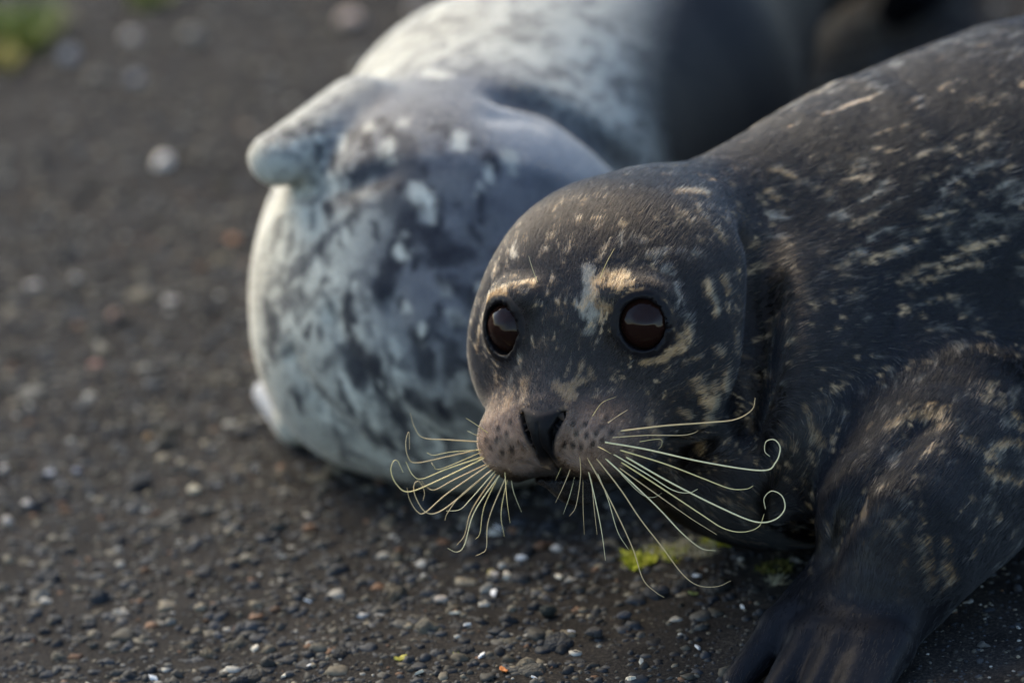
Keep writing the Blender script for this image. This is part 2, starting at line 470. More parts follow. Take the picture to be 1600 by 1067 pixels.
def head_sdf(q):
    d = head_base(q)
    for s in (-1, 1):                                                           # brows and eye rims
        e = EYE_L[s]; lk = LOOK[s]
        d = smin(d, np.linalg.norm(q - e, axis=1) - .0222, .016)
        d = smin(d, seg(q, e + np.array([-s * .014, .006, .021]), e + np.array([s * .008, .000, .021]), .007, .005), .016)
        t = (q - e) @ lk.astype(np.float32)
        w = q - e - t[:, None] * lk
        w2 = np.sqrt((w[:, 0] * 1.04) ** 2 + w[:, 1] ** 2 + (w[:, 2] * .90) ** 2)
        rim = np.sqrt((w2 - .0180) ** 2 + (t - .0112) ** 2) - .0028
        d = smin(d, rim, .003)
        d = smax(d, -np.maximum(w2 - .0160, -t), .0015)
    ins = -(d + .0065)
    for s in (-1, 1):                                                           # nostril slits, philtrum, mouth
        x2 = np.stack([q[:, 0], 0 * q[:, 0], q[:, 2]], 1)
        a = (s * .0155, 0, -.0385); b = (s * .0092, 0, -.0480); c = (s * .0066, 0, -.0620)
        sl = np.minimum(seg(x2, a, b, .0022, .0021), seg(x2, b, c, .0021, .0006))
        d = smax(d, -np.maximum(np.maximum(sl, ins), .055 - q[:, 1]), .0022)
    d = d + .0030 * np.exp(-(q[:, 0] / .0018) ** 2) * sstep(-.056, -.064, q[:, 2]) * sstep(-.096, -.088, q[:, 2]) * sstep(.05, .07, q[:, 1])
    d = d + .0012 * np.exp(-(q[:, 0] / .0012) ** 2) * sstep(-.038, -.042, q[:, 2]) * sstep(-.064, -.056, q[:, 2]) * sstep(.05, .07, q[:, 1])
    mz = -.0895 - .010 * sstep(.02, .05, np.abs(q[:, 0])) + .012 * sstep(.045, -.02, q[:, 1])
    d = d + .006 * np.exp(-((q[:, 2] - mz) / .0026) ** 2) * sstep(-.02, .03, q[:, 1])
    return d

def P3(px, py, d): return P(px, py, d).astype(np.float32)
TR = [P3(1085, 470, .165), P3(1250, 505, .205), P3(1400, 455, .235), P3(1600, 422, .275)]
rr_ = [.076, .130, .148, .171]
w0 = TR[-1]
for dx, dy, z, r in ((.22, .13, .135, .186), (.46, .28, .130, .176), (.68, .44, .12, .13), (.86, .58, .085, .085), (.98, .68, .06, .05)):
    TR.append(np.array([w0[0] + dx, w0[1] + dy, z + slope(w0[0] + dx)], np.float32)); rr_.append(r)
CH = [(P3(1225, 632, .130), .103), (P3(1110, 630, .13), .070)]
NK = [P3(1055, 372, .118), P3(1255, 314, .175)]
SH, EL, WR = P3(1510, 690, .090), P3(1402, 812, .020), P3(1375, 912, .005)
EB = P3(1615, 715, .12)
TIPS = [PZ(1150, 1066, .008), PZ(1207, 1088, .008), PZ(1262, 1100, .008), PZ(1315, 1102, .008), PZ(1362, 1086, .008)]
ROOTS = [P(1305, 905, .03), P(1335, 918, .02), P(1365, 928, .015), P(1395, 938, .015), P(1425, 940, .02)]
TIPS = [t.astype(np.float32) for t in TIPS]; ROOTS = [t.astype(np.float32) for t in ROOTS]
HTAIL = TR[-1]
def front_sdf(p):
    q = (p - HO) @ HB.T
    r2 = (q * q).sum(1)
    hd = np.sqrt(r2) - .20
    hm = r2 < .24 ** 2
    if hm.any(): hd[hm] = head_sdf(q[hm])
    b = seg(p, TR[0], TR[1], rr_[0], rr_[1])
    for i in range(1, len(TR) - 1):
        b = smin(b, seg(p, TR[i], TR[i + 1], rr_[i], rr_[i + 1]), .035)
    for c, r in CH: b = smin(b, np.linalg.norm(p - c, axis=1) - r, .05)
    b = smin(b, seg(p, NK[0], NK[1], .043, .048), .04)
    # fore limb
    far = np.linalg.norm(p - EL, axis=1)
    m = far < .36
    if m.any():
        pm = p[m]
        up = seg(pm, SH, .5 * (SH + EL), .068, .058)
        a = seg(pm, .5 * (SH + EL), EL, .058, .050)
        a = smin(a, seg(pm, EL, WR, .050, .036), .03)
        a = smin(a, seg(pm, EB, P3(1445, 875, .02), .044, .034), .03)
        hand = None
        for k in range(5):
            g = seg(pm, ROOTS[k], .45 * ROOTS[k] + .55 * TIPS[k] + np.array([0, 0, .004], np.float32), .021, .0150)
            g = smin(g, seg(pm, .45 * ROOTS[k] + .55 * TIPS[k] + np.array([0, 0, .004], np.float32), TIPS[k], .0150, .010), .008)
            hand = g if hand is None else smin(hand, g, .008)
        a = smin(a, hand, .014)
        b[m] = smin(smin(b[m], up, .05), a, .016)
    # other fore limb, tucked under the chest on the far side
    o1, o2, o3 = P3(1330, 560, .34), PZ(1240, 700, .03).astype(np.float32), PZ(1200, 730, .012).astype(np.float32)
    b = smin(b, smin(seg(p, o1, o2, .06, .03), seg(p, o2, o3, .03, .012), .02), .03)
    # hind flippers
    for s in (-1, 1):
        t1 = HTAIL + np.array([.11, .12, -.025], np.float32) + s * np.array([.05, -.05, 0], np.float32)
        t2 = t1 + np.array([.08, .10, -.01], np.float32) + s * np.array([.03, -.03, 0], np.float32)
        b = smin(b, seg(p, HTAIL, t1, .04, .028), .02); b = smin(b, seg(p, t1, t2, .028, .02), .02)
    d = smin(hd, b, .014 + .022 * sstep(.255, .29, p[:, 2]))
    return smax(d, slope(p[:, 0]) - p[:, 2] - .001, .008)

V, Q = surface(front_sdf, (-.12, -.30, -.04), (1.75, 1.35, .46), .004)
V = relax(V, Q, 2); V = snap(front_sdf, V, 2)
ql = (V - HO) @ HB.T
fc = ql[Q].mean(1)
sel = (fc[:, 1] > -.04) & (np.linalg.norm(fc - np.array([0, .02, -.03]), axis=1) < .13)
V, Q, NG = subdivide(V, Q, sel)
# second round where the eyes, nose and mouth are
fc = ((V - HO) @ HB.T)[Q].mean(1)
sel = np.zeros(len(Q), bool)
for c, r in (((EYE_X + .01, .012, 0), .034), ((-EYE_X - .01, .012, 0), .034), ((0, .078, -.05), .036)):
    sel |= np.linalg.norm(fc - np.array(c), axis=1) < r
V, Q, NG2 = subdivide(V, Q, sel)
hm_ = np.linalg.norm((V - HO) @ HB.T, axis=1) < .15
V[hm_] = snap(front_sdf, V[hm_], 4, .003)
faces = [tuple(f) for f in Q.tolist()] + NG + NG2
print('front seal', len(V), len(faces))

tick('BACK SEAL')
# ================================================================== BACK SEAL
def Z3(px, py, z): return PZ(px, py, z).astype(np.float32)
BK = [(Z3(1440, -150, .05), .036), (Z3(1320, -85, .07), .042), (Z3(1180, -28, .105), .066), (Z3(1062, 50, .14), .112), (Z3(975, 150, .145), .138),
      (Z3(800, 275, .145), .142), (Z3(700, 420, .138), .136), (Z3(700, 500, .112), .114)]
BE = [(Z3(590, 545, .085), .084), (Z3(760, 560, .09), .084), (Z3(850, 570, .08), .075)]
BHEAD = Z3(850, 570, .08)
BSNOUT = BHEAD + np.array([.085, -.03, -.028], np.float32)
def back_sdf(p):
    b = seg(p, BK[0][0], BK[1][0], BK[0][1], BK[1][1])
    for i in range(1, len(BK) - 1): b = smin(b, seg(p, BK[i][0], BK[i + 1][0], BK[i][1], BK[i + 1][1]), .015)
    b = smin(b, np.linalg.norm(p - Z3(580, 390, .135), axis=1) - .080, .04)
    b = smin(b, seg(p, BE[0][0], BE[1][0], BE[0][1], BE[1][1]), .06)
    b = smin(b, seg(p, BE[1][0], BE[2][0], BE[1][1], BE[2][1]), .04)
    b = smin(b, seg(p, BHEAD, BSNOUT, .07, .034), .03)
    f = seg(p, P3(572, 198, .39), P3(436, 250, .33), .043, .023, ((.25, .1, 1), 1.15))
    b = smin(b, f, .008)
    b = smin(b, seg(p, Z3(470, 655, .02), Z3(412, 614, .03), .022, .009), .006)
    for s in (-1, 1):
        t0 = BK[0][0]; t1 = t0 + np.array([.06, .10, -.02], np.float32) + s * np.array([.05, -.02, .004], np.float32)
        b = smin(b, seg(p, t0, t1, .034, .022), .02)
    b = smin(b, smin(seg(p, BK[0][0], Z3(1440, -30, .06), .03, .026), seg(p, Z3(1440, -30, .06), Z3(1402, 16, .03), .026, .018), .01), .02)
    return smax(b, slope(p[:, 0]) - p[:, 2] - .001, .012)
BV, BQ = surface(back_sdf, (-.38, .0, -.07), (.75, 1.95, .42), .006)
BV = relax(BV, BQ, 2); BV = snap(back_sdf, BV, 2)

# ------------------------------------------------------------------ marks: pixels -> points on the surface
def caster(V, faces):
    t = BVHTree.FromPolygons([tuple(v) for v in V.tolist()], faces)
    def cast(px, py):
        h = t.ray_cast(Vector(CAM), Vector(ray(px, py)))
        return None if h[0] is None else np.array(h[0], np.float32)
    return cast, t
def stroke_dist(p, pts):
    d = np.full(len(p), 9., np.float32)
    if len(pts) == 1: return np.linalg.norm(p - pts[0], axis=1)
    for a, b in zip(pts[:-1], pts[1:]): d = np.minimum(d, seg(p, a, b, 0, 0))
    return d
castF, bvhF = caster(V, faces)
castB, bvhB = caster(BV, [tuple(f) for f in BQ.tolist()])

# flow of the coat: from nose to tail, from shoulder to fingers
BONES_F = [(H(0, .09, -.045), H(0, -.10, .0), .085), (TR[0], TR[1], .11)] + [(TR[i], TR[i + 1], rr_[i]) for i in range(1, len(TR) - 1)] + [(SH, EL, .055), (EL, WR, .04), (WR, .5 * (TIPS[2] + TIPS[3]), .03)]
BONES_B = [(BSNOUT, BHEAD, .06), (BHEAD, BK[7][0], .08)] + [(BK[i + 1][0], BK[i][0], BK[i][1]) for i in range(6, -1, -1)]
def flow(p, nrm, bones):
    acc = np.zeros_like(p)
    for a, b, r in bones:
        d = np.maximum(seg(p, a, b, r, r), 0) + .012
        u = (np.asarray(b) - np.asarray(a)); u = u / np.linalg.norm(u)
        acc += (u[None] / (d ** 3)[:, None]).astype(np.float32)
    acc -= (acc * nrm).sum(1, keepdims=True) * nrm
    return acc / np.maximum(np.linalg.norm(acc, axis=1, keepdims=True), 1e-9)

# ------------------------------------------------------------------ coat colours (albedo, plus painted shade under the jaw and in the shoulder crease)
DARK = np.array([.009, .010, .013]); TAN = np.array([.50, .31, .14]); GREYT = np.array([.27, .24, .18])
STR_F = [  # pixel stroke, radius px, colour, strength
    ([(918, 428), (922, 455), (918, 488)], 11, GREYT, .85), ([(936, 440), (955, 447)], 11, TAN, .95), ([(958, 452), (990, 443)], 7, TAN, .8), ([(975, 460), (1005, 455)], 6, TAN, .6),
    ([(925, 490), (922, 520)], 7, GREYT, .5), ([(930, 470), (945, 480)], 8, TAN * .7, .6), ([(1034, 468), (1050, 490)], 4, TAN, .8), ([(1072, 515), (1066, 535)], 8, TAN, .6), ([(1058, 545), (1040, 558), (1005, 565)], 6, TAN, .6),
    ([(1102, 440), (1108, 462), (1115, 495)], 8, TAN, .85), ([(1083, 462), (1090, 480), (1098, 497)], 3, DARK * .4, .95), ([(1056, 448), (1060, 470)], 8, GREYT, .6), ([(1062, 490), (1075, 500)], 9, GREYT, .5),
    ([(760, 474), (782, 460), (828, 441)], 8, TAN, .85), ([(800, 395), (806, 402)], 8, GREYT, .6), ([(748, 520), (746, 545)], 6, TAN, .45), ([(790, 556), (775, 562)], 5, TAN, .4),
    ([(880, 612), (905, 598)], 8, TAN, .55), ([(800, 612), (790, 640)], 9, TAN, .4), ([(812, 560), (795, 600)], 6, GREYT, .4),
    ([(1132, 580), (1128, 610)], 9, TAN, .7), ([(1100, 632), (1105, 660)], 11, TAN, .8), ([(1085, 690), (1090, 705)], 8, TAN, .6), ([(1118, 545), (1125, 560)], 7, TAN, .5), ([(1140, 620), (1138, 640)], 6, TAN, .5),
    ([(945, 428), (975, 432)], 9, TAN, .7), ([(905, 575), (930, 590)], 6, TAN, .4), ([(865, 600), (885, 618)], 10, TAN, .6), ([(1085, 600), (1100, 615)], 7, TAN, .5), ([(1115, 600), (1110, 640)], 7, TAN, .5), ([(1070, 570), (1085, 560)], 6, TAN, .4), ([(820, 600), (815, 625)], 9, TAN, .4),
    ([(1060, 640), (1075, 655)], 6, TAN * .8, .5), ([(1010, 660), (1030, 690)], 8, TAN * .8, .5), ([(1130, 430), (1138, 460)], 5, TAN, .5), ([(1145, 520), (1148, 545)], 5, TAN, .45), ([(1035, 420), (1050, 430)], 5, GREYT, .5), ([(1085, 395), (1100, 405)], 5, GREYT, .5),
    ([(1055, 300), (1095, 300)], 9, TAN, .7), ([(1085, 320), (1100, 345)], 6, TAN, .6), ([(1120, 362), (1128, 375)], 6, TAN, .7), ([(1068, 336), (1075, 340)], 5, TAN, .6), ([(985, 374), (1000, 380)], 5, GREYT, .6),
    ([(968, 370), (972, 385)], 4, GREYT, .6), ([(966, 355), (970, 358)], 4, TAN, .6), ([(925, 345), (930, 350)], 4, TAN, .4), ([(1010, 400), (1030, 396)], 5, GREYT, .5), ([(1060, 400), (1075, 412)], 5, GREYT, .5),
    ([(1205, 262), (1235, 275)], 8, TAN, .8), ([(1190, 300), (1215, 310)], 6, TAN, .6), ([(1195, 335), (1225, 345)], 7, GREYT, .7), ([(1200, 372), (1225, 376)], 5, GREYT, .6), ([(1195, 440), (1215, 448)], 8, GREYT, .7),
    ([(1195, 525), (1230, 535)], 8, GREYT, .6), ([(1290, 340), (1320, 342), (1300, 310)], 6, GREYT, .8), ([(1345, 315), (1380, 288)], 7, GREYT, .8), ([(1335, 395), (1370, 360), (1390, 358)], 7, GREYT, .8), ([(1405, 388), (1395, 395)], 6, GREYT, .8),
    ([(1455, 330), (1490, 275), (1510, 255)], 5, GREYT, .7), ([(1515, 270), (1555, 255)], 6, GREYT, .8), ([(1560, 290), (1590, 285)], 6, GREYT, .7), ([(1570, 320), (1600, 310)], 6, GREYT, .7), ([(1345, 490), (1350, 500)], 8, GREYT, .7),
    ([(1495, 545), (1505, 530)], 6, GREYT, .6), ([(1275, 430), (1285, 432)], 6, GREYT, .6), ([(1390, 662), (1430, 645), (1475, 638)], 7, TAN, .8), ([(1450, 632), (1485, 640)], 6, TAN, .8), ([(1505, 682), (1540, 698), (1560, 725)], 7, TAN, .75),
    ([(1545, 735), (1580, 745), (1600, 760)], 8, TAN, .8), ([(1560, 690), (1595, 690)], 6, TAN, .6), ([(1590, 650), (1600, 670)], 8, TAN, .7), ([(1405, 770), (1420, 790)], 6, GREYT, .7), ([(1440, 810), (1448, 850), (1450, 890)], 5, TAN, .75),
    ([(1345, 785), (1385, 790)], 6, GREYT, .6), ([(1310, 830), (1345, 845), (1365, 862)], 4, TAN, .7), ([(1450, 880), (1460, 905)], 8, TAN, .7), ([(1412, 850), (1418, 905)], 4, TAN, .6), ([(1483, 840), (1488, 860)], 5, TAN, .6),
    ([(1335, 805), (1348, 810)], 5, GREYT, .6), ([(1482, 880), (1495, 905)], 7, TAN, .6), ([(1520, 845), (1525, 865)], 5, TAN, .5), ([(1260, 640), (1280, 690)], 9, TAN * .8, .5), ([(1200, 590), (1230, 600)], 7, GREYT, .5)]
def resolve(strokes, cast, grow=False):
    out = []
    for pts, r, c, s in strokes:
        q = [cast(*a) for a in pts]; q = [a for a in q if a is not None]
        if q:
            sc = np.linalg.norm(q[0] - CAM) / DIST
            face = all(a[0] < 1150 and a[1] < 720 for a in pts)
            out.append((q, r * PXM * sc * (1.5 if grow and face else 1), c, s))
    return out
STR_F = resolve(STR_F, castF, True)
DOTS = [castF(*a) for a in ((895, 663), (914, 664), (940, 668), (900, 680), (916, 683), (930, 680), (882, 698), (895, 697), (908, 700), (940, 690), (955, 676), (925, 697), (945, 655), (797, 662), (792, 680), (775, 690), (768, 703), (785, 708), (800, 703), (760, 690), (778, 672))]
EYEC = {s: H(*EYE_L[s]) for s in (-1, 1)}
for s_ in (-1, 1): print('eye px', project((EYEC[s_] + EYE_R * (LOOK[s_] @ HB))[None]))
def coat_front(p, fl, rnd=None):
    """albedo and wetness at points; fl = coat flow at the points"""
    q = (p - HO) @ HB.T
    head = sstep(.20, .13, np.linalg.norm(q - np.array([0, -.03, -.02]), axis=1))
    c = DARK * (1 + .35 * (fbm(p * 30, 2)[:, None] - .5))
    c = c * (1 - head[:, None]) + head[:, None] * (np.array([.029, .025, .024]) * (1 + .8 * (fbm(p * 45, 4)[:, None] - .5)))
    # ragged edge: wander the lookup point along and across the coat
    w = p + .006 * (fbm(p * 160, 21, 2)[:, None] - .5) * fl + .007 * (np.stack([fbm(p * 120, 22, 2), fbm(p * 120, 23, 2), fbm(p * 120, 24, 2)], 1) - .5)
    # all-over fine mottling: broken rings and flecks
    n = fbm(w * 42, 41, 3); ring = np.exp(-((n - .52) / .016) ** 2)
    dens = sstep(.44, .62, fbm(p * 11, 43, 2)) * (1 - .75 * head)
    fl2 = sstep(.62, .70, fbm(w * 95, 47, 2)) * sstep(.36, .55, fbm(p * 16, 49, 2))
    mask = np.clip(ring * dens * .9 + fl2 * .62 * (1 - .72 * head), 0, 1)
    mask = mask * sstep(.35, .6, fbm(p * 210, 48, 2))
    belly = sstep(.10, .03, p[:, 2])
    tan = GREYT * (1 - head[:, None]) + TAN * head[:, None]
    mask = mask * .6
    if rnd is not None: mask = np.where(mask * 1.3 > rnd, .8, .3 * mask)
    c = c + (tan - c) * mask[:, None]
    ce = np.stack([HO, TR[2], EL]); wi = np.argmin(np.stack([np.linalg.norm(p - x, axis=1) - y for x, y in zip(ce, (.12, .16, .1))]), 0)
    lp = p - ce[wi]; lp = lp - .72 * (lp * fl).sum(1, keepdims=True) * fl
    fine = fbm(lp * 330, 51, 2); fine2 = fbm(lp * 130, 53, 2)
    for s in (-1, 1):
        er = np.linalg.norm(q - EYE_L[s] - LOOK[s] * .012, axis=1)
        c = c + (np.array([.020, .014, .012]) - c) * (sstep(.040, .022, er) * .7)[:, None]
    for pts, r, cc, s in STR_F:
        md = np.linalg.norm(p - np.mean(pts, 0), axis=1); near = md < 3.2 * r + .006 + max(np.linalg.norm(x - np.mean(pts, 0)) for x in pts)
        if not near.any(): continue
        d = np.full(len(p), 9., np.float32); d[near] = stroke_dist(w[near], pts)
        m = s * sstep(.25, .75, sstep(1.5 * r, .1 * r, d) + 1.3 * (fine - .5) + .9 * (fine2 - .5) - .10)
        if rnd is not None: m = np.where(m * 1.3 > rnd, np.maximum(m, .8), m * .3)
        c = c + (cc - c) * np.clip(m, 0, 1)[:, None]
    # brown muzzle, black nose, eye rims
    pad = np.exp(-(((np.abs(q[:, 0]) - .030) / .030) ** 2 + ((q[:, 1] - .065) / .035) ** 2 + ((q[:, 2] + .060) / .024) ** 2))
    br = np.array([.22, .145, .10]) * (1 + .9 * (fbm(p * 260, 61, 2)[:, None] - .5))
    c = c + (br - c) * np.clip(pad * 1.3, 0, .9)[:, None]
    for a in DOTS:
        c = c * (1 - .75 * sstep(.0026, .0012, np.linalg.norm(p - a, axis=1)))[:, None] if a is not None else c
    chin_shade = sstep(-.074, -.086, q[:, 2]) * sstep(-.02, .02, q[:, 1]); c = c + (np.array([.016, .013, .012]) - c) * (chin_shade * .85)[:, None]  # shade below the mouth, painted dark into the coat
    bridge = np.exp(-((q[:, 0] / .03) ** 2 + ((q[:, 1] - .05) / .03) ** 2 + ((q[:, 2] + .026) / .02) ** 2))
    c = c + (np.array([.07, .058, .055]) - c) * (bridge * .6)[:, None]
    nw = .0070 + .0090 * sstep(-.063, -.039, q[:, 2])
    nose = sstep(nw + .003, nw - .001, np.abs(q[:, 0])) * sstep(.060, .066, q[:, 1]) * sstep(-.033, -.038, q[:, 2] - .12 * np.abs(q[:, 0])) * sstep(-.078, -.066, q[:, 2])
    c = c + (np.array([.007, .0065, .007]) - c) * nose[:, None]
    rims = 0 * nose
    wet = nose * .45
    for s in (-1, 1):
        e = (q - EYE_L[s]); t = e @ LOOK[s]; wv = e - t[:, None] * LOOK[s]
        w2 = np.sqrt(wv[:, 0] ** 2 + wv[:, 1] ** 2 + (wv[:, 2] * .9) ** 2)
        rim = sstep(.0228, .0204, w2) * sstep(0, .008, t)
        c = c + (np.array([.008, .007, .008]) - c) * rim[:, None]; wet = np.maximum(wet, rim * .9); rims = np.maximum(rims, rim * .8)
    # bare dark skin on the hand
    hand = sstep(.20, .17, np.linalg.norm(p - .5 * (TIPS[2] + TIPS[3]), axis=1)) * sstep(.06, .035, p[:, 2] - slope(p[:, 0])) * sstep(-.02, -.05, p[:, 1])
    c = c + (np.array([.010, .010, .012]) - c) * hand[:, None]; wet = np.maximum(wet, hand * .5)
    return np.clip(c, .004, .9).astype(np.float32), wet.astype(np.float32), nose, np.maximum(hand, rims)

PALEB = np.array([.43, .42, .35]); DKS = np.array([.022, .023, .030]); MID = np.array([.105, .11, .125])
STR_B = [([(545, 475), (546, 505)], 11, DKS, .9), ([(550, 540), (562, 590)], 13, DKS, .9), ([(585, 570), (595, 600)], 12, DKS, .9), ([(640, 345), (600, 450)], 12, DKS, .85), ([(672, 372), (690, 385)], 17, DKS, .8),
         ([(680, 408), (722, 398)], 11, DKS, .8), ([(555, 285), (575, 255), (600, 262), (600, 285)], 12, DKS, .75), ([(545, 215), (565, 205)], 12, DKS, .6), ([(628, 225), (640, 300), (620, 320)], 16, DKS, .6),
         ([(420, 480), (428, 515)], 12, DKS, .8), ([(420, 535), (430, 560)], 10, DKS, .7), ([(595, 610), (625, 660)], 10, DKS, .85), ([(535, 545), (520, 560)], 8, DKS, .6), ([(460, 615), (470, 632)], 8, DKS, .7), ([(500, 612), (506, 630)], 8, DKS, .7),
         ([(573, 668), (590, 700)], 8, DKS, .8), ([(665, 560), (668, 590)], 10, DKS, .8), ([(705, 545), (705, 580)], 10, DKS, .7), ([(670, 520), (680, 500)], 8, DKS, .7), ([(510, 400), (505, 440)], 6, DKS, .6), ([(545, 360), (545, 345)], 7, DKS, .6),
         ([(650, 625), (690, 650)], 11, DKS, .7), ([(720, 640), (740, 650)], 11, DKS, .7), ([(490, 210), (494, 245)], 6, DKS, .8), ([(620, 400), (615, 420)], 8, DKS, .6), ([(470, 380), (478, 430)], 6, DKS, .4), ([(430, 350), (432, 375)], 7, DKS, .4),
         ([(510, 320), (515, 340)], 7, DKS, .5), ([(530, 300), (545, 310)], 8, DKS, .5), ([(640, 700), (660, 720)], 9, DKS, .6), ([(560, 640), (572, 655)], 6, DKS, .5), ([(440, 440), (446, 460)], 6, DKS, .5),
         ([(655, 300), (665, 320)], 11, PALEB * 1.2, .8), ([(790, 243), (800, 245)], 8, PALEB * 1.1, .8), ([(800, 258), (802, 262)], 5, PALEB, .7), ([(665, 115), (690, 118)], 10, PALEB * 1.15, .8), ([(700, 112), (745, 120)], 7, DKS, .5),
         ([(655, 520), (650, 535), (662, 545)], 6, PALEB * 1.2, .8), ([(600, 240), (615, 260)], 6, PALEB, .6)]
sr_ = np.random.default_rng(12)
for _ in range(230):                    # small drop-shaped spots running down the chest and flank
    x_, y_ = sr_.uniform(400, 780), sr_.uniform(185, 745); l_ = sr_.uniform(4, 22); t_ = .15 + (x_ - 400) / 380 * .25 * (y_ > 480) + sr_.normal() * .12
    pale_ = sr_.uniform() < .3
    STR_B.append(([(x_, y_), (x_ + l_ * t_, y_ + l_)], sr_.uniform(2.5, 6.5), PALEB * 1.35 if pale_ else DKS, sr_.uniform(.5, .95)))
STR_B = resolve(STR_B, castB)
B_DK1 = [x for x in (castB(700, 170), castB(800, 330), castB(760, 420)) if x is not None]
B_CREASE_SHADE = [x for x in (castB(820, 150), castB(900, 190), castB(985, 255)) if x is not None]
B_LT = [x for x in (castB(830, 200), castB(920, 245)) if x is not None]
B_TL = [x for x in (castB(1120, 230), castB(1165, 140), castB(1215, 60), castB(1290, 10)) if x is not None]
B_TX = float(castB(1030, 110)[0])
FLC = P3(495, 215, .44)
def coat_back(p, fl):
    w = p + .009 * (np.stack([fbm(p * 45, 72, 2), fbm(p * 45, 73, 2), fbm(p * 45, 74, 2)], 1) - .5)
    c = np.repeat(PALEB[None], len(p), 0) * (1 + .5 * (fbm(p * 26, 70)[:, None] - .5))
    axis_t = (p - BK[5][0]) @ ((BK[2][0] - BK[5][0]) / np.linalg.norm(BK[2][0] - BK[5][0]))
    tr = sstep(.03, .14, axis_t)
    along = w - .7 * (w * fl).sum(1, keepdims=True) * fl
    sp = sstep(.55, .62, fbm(along * 105, 75, 2)) * sstep(.30, .5, fbm(p * 10, 78, 2)) * .6 * (1 - .75 * tr)
    c = c + (DKS - c) * sp[:, None]
    sp2 = sstep(.58, .68, fbm(along * 120, 79, 2)) * .45 * (1 - .5 * tr)
    c = c + (DKS * 1.6 - c) * sp2[:, None]
    dk = sstep(.13, .05, stroke_dist(p, B_DK1))
    c = c + (MID * (1 + .7 * (fbm(p * 40, 76)[:, None] - .5)) - c) * (dk * .85)[:, None]
    # grey saddle over the trunk, near-black towards the tail
    c = c + (np.array([.20, .225, .25]) * (1 + .4 * (fbm(p * 20, 77)[:, None] - .5)) - c) * (tr * .8)[:, None]
    tl = np.maximum(sstep(.34, .50, axis_t), sstep(.15, .075, stroke_dist(p, B_TL)))
    tl = np.maximum(tl, sstep(B_TX, B_TX + .06, p[:, 0]) * sstep(.40, .50, p[:, 1]))
    c = c + (np.array([.006, .006, .008]) - c) * (tl * .98)[:, None]
    if B_LT:
        lt = sstep(.06, .02, stroke_dist(p, B_LT)); c = c + (np.array([.30, .315, .32]) - c) * (lt * .8)[:, None]
    c = c + (np.array([.03, .03, .034]) - c) * (sstep(.03, .006, stroke_dist(w, B_CREASE_SHADE)) * .7)[:, None]  # shade in the shoulder crease, painted into the coat
    for pts, r, cc, s in STR_B:
        near = np.linalg.norm(p - pts[0], axis=1) < 2.3 * r + .012 + np.linalg.norm(pts[-1] - pts[0]) + (.08 if len(pts) > 2 else 0)
        if not near.any(): continue
        m = np.zeros(len(p), np.float32); m[near] = sstep(1.95 * r, 1.15 * r, stroke_dist(w[near], pts)) * s
        c = c + (cc - c) * m[:, None]
    tip = sstep(.026, .016, stroke_dist(p, [Z3(440, 645, .02), Z3(400, 608, .03)])); c = c + (np.array([.36, .37, .38]) - c) * tip[:, None]
    return np.clip(c, .004, .9).astype(np.float32)

# crease behind the back seal's shoulder
for pts, dep, wd in (([(790, 148), (850, 160), (905, 195), (960, 240), (1000, 270)], .012, .016), ([(770, 180), (830, 185)], .004, .01), ([(455, 560), (510, 640), (600, 712)], .004, .009), ([(520, 500), (585, 610), (670, 690)], .004, .010), ([(470, 300), (540, 296), (600, 270)], .005, .010), ([(610, 470), (660, 570), (730, 640)], .003, .009)):
    g = [castB(*a) for a in pts]; g = [a for a in g if a is not None]
    gr = grad(back_sdf, BV); gr /= np.maximum(np.linalg.norm(gr, axis=1, keepdims=True), 1e-6)
    BV = BV - gr * (dep * np.exp(-(stroke_dist(BV, g) / wd) ** 2))[:, None]

def normals(me):
    n = np.empty(len(me.vertices) * 3, np.float32); me.vertex_normals.foreach_get('vector', n) if hasattr(me, 'vertex_normals') else me.vertices.foreach_get('normal', n)
    return n.reshape(-1, 3)

sealF = empty('harbor_seal', (float(TR[2][0]), float(TR[2][1]), 0))
tag(sealF, 'dark blackish seal with tan flecks and long whiskers, facing out with both eyes open', 'seal', 'harbour seals resting on the tarmac')
# neck fold behind the head, with the loose skin rolled up behind it
gr = grad(front_sdf, V); gr /= np.maximum(np.linalg.norm(gr, axis=1, keepdims=True), 1e-6)
for pts, dep, wd in (([(1178, 385), (1186, 420), (1190, 480), (1186, 550), (1174, 620), (1160, 680)], .026, .0120), ([(1225, 400), (1234, 470), (1236, 540), (1225, 610)], -.003, .022),
                     ([(1290, 860), (1330, 790), (1380, 720), (1440, 660)], .010, .012)):
    g = [castF(*a) for a in pts]; g = [a for a in g if a is not None]
    V = V - gr * (dep * np.exp(-(stroke_dist(V, g) / wd) ** 2))[:, None]
# fine skin relief
meF = mesh('body', V, faces, M_HIDE)
nF = normals(meF)
flF = flow(V, nF, BONES_F)
aw = V - .75 * (V * flF).sum(1, keepdims=True) * flF
qh = (V - HO) @ HB.T
bodyw = sstep(.10, .16, np.linalg.norm(qh - np.array([0, .01, -.03]), axis=1))
V = V + nF * ((.0010 * bodyw) * (fbm(aw * 130, 81, 2) - .5))[:, None]
meF.vertices.foreach_set('co', V.astype(np.float32).ravel()); meF.update()
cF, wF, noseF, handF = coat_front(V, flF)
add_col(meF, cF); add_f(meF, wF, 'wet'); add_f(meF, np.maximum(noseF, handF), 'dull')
bodyF = link('body', meF, None, sealF)

sealB = empty('harbor_seal', (float(BK[4][0][0]), float(BK[4][0][1]), 0))
tag(sealB, 'pale grey seal with dark blotches lying curled behind the dark whiskered seal', 'seal', 'harbour seals resting on the tarmac')
meB = mesh('body', BV, BQ, M_HIDE2)
nB = normals(meB); flB = flow(BV, nB, BONES_B)
cB = coat_back(BV, flB); add_col(meB, cB); add_f(meB, np.zeros(len(BV)), 'wet')
bodyB = link('body', meB, None, sealB)

tick('fur')
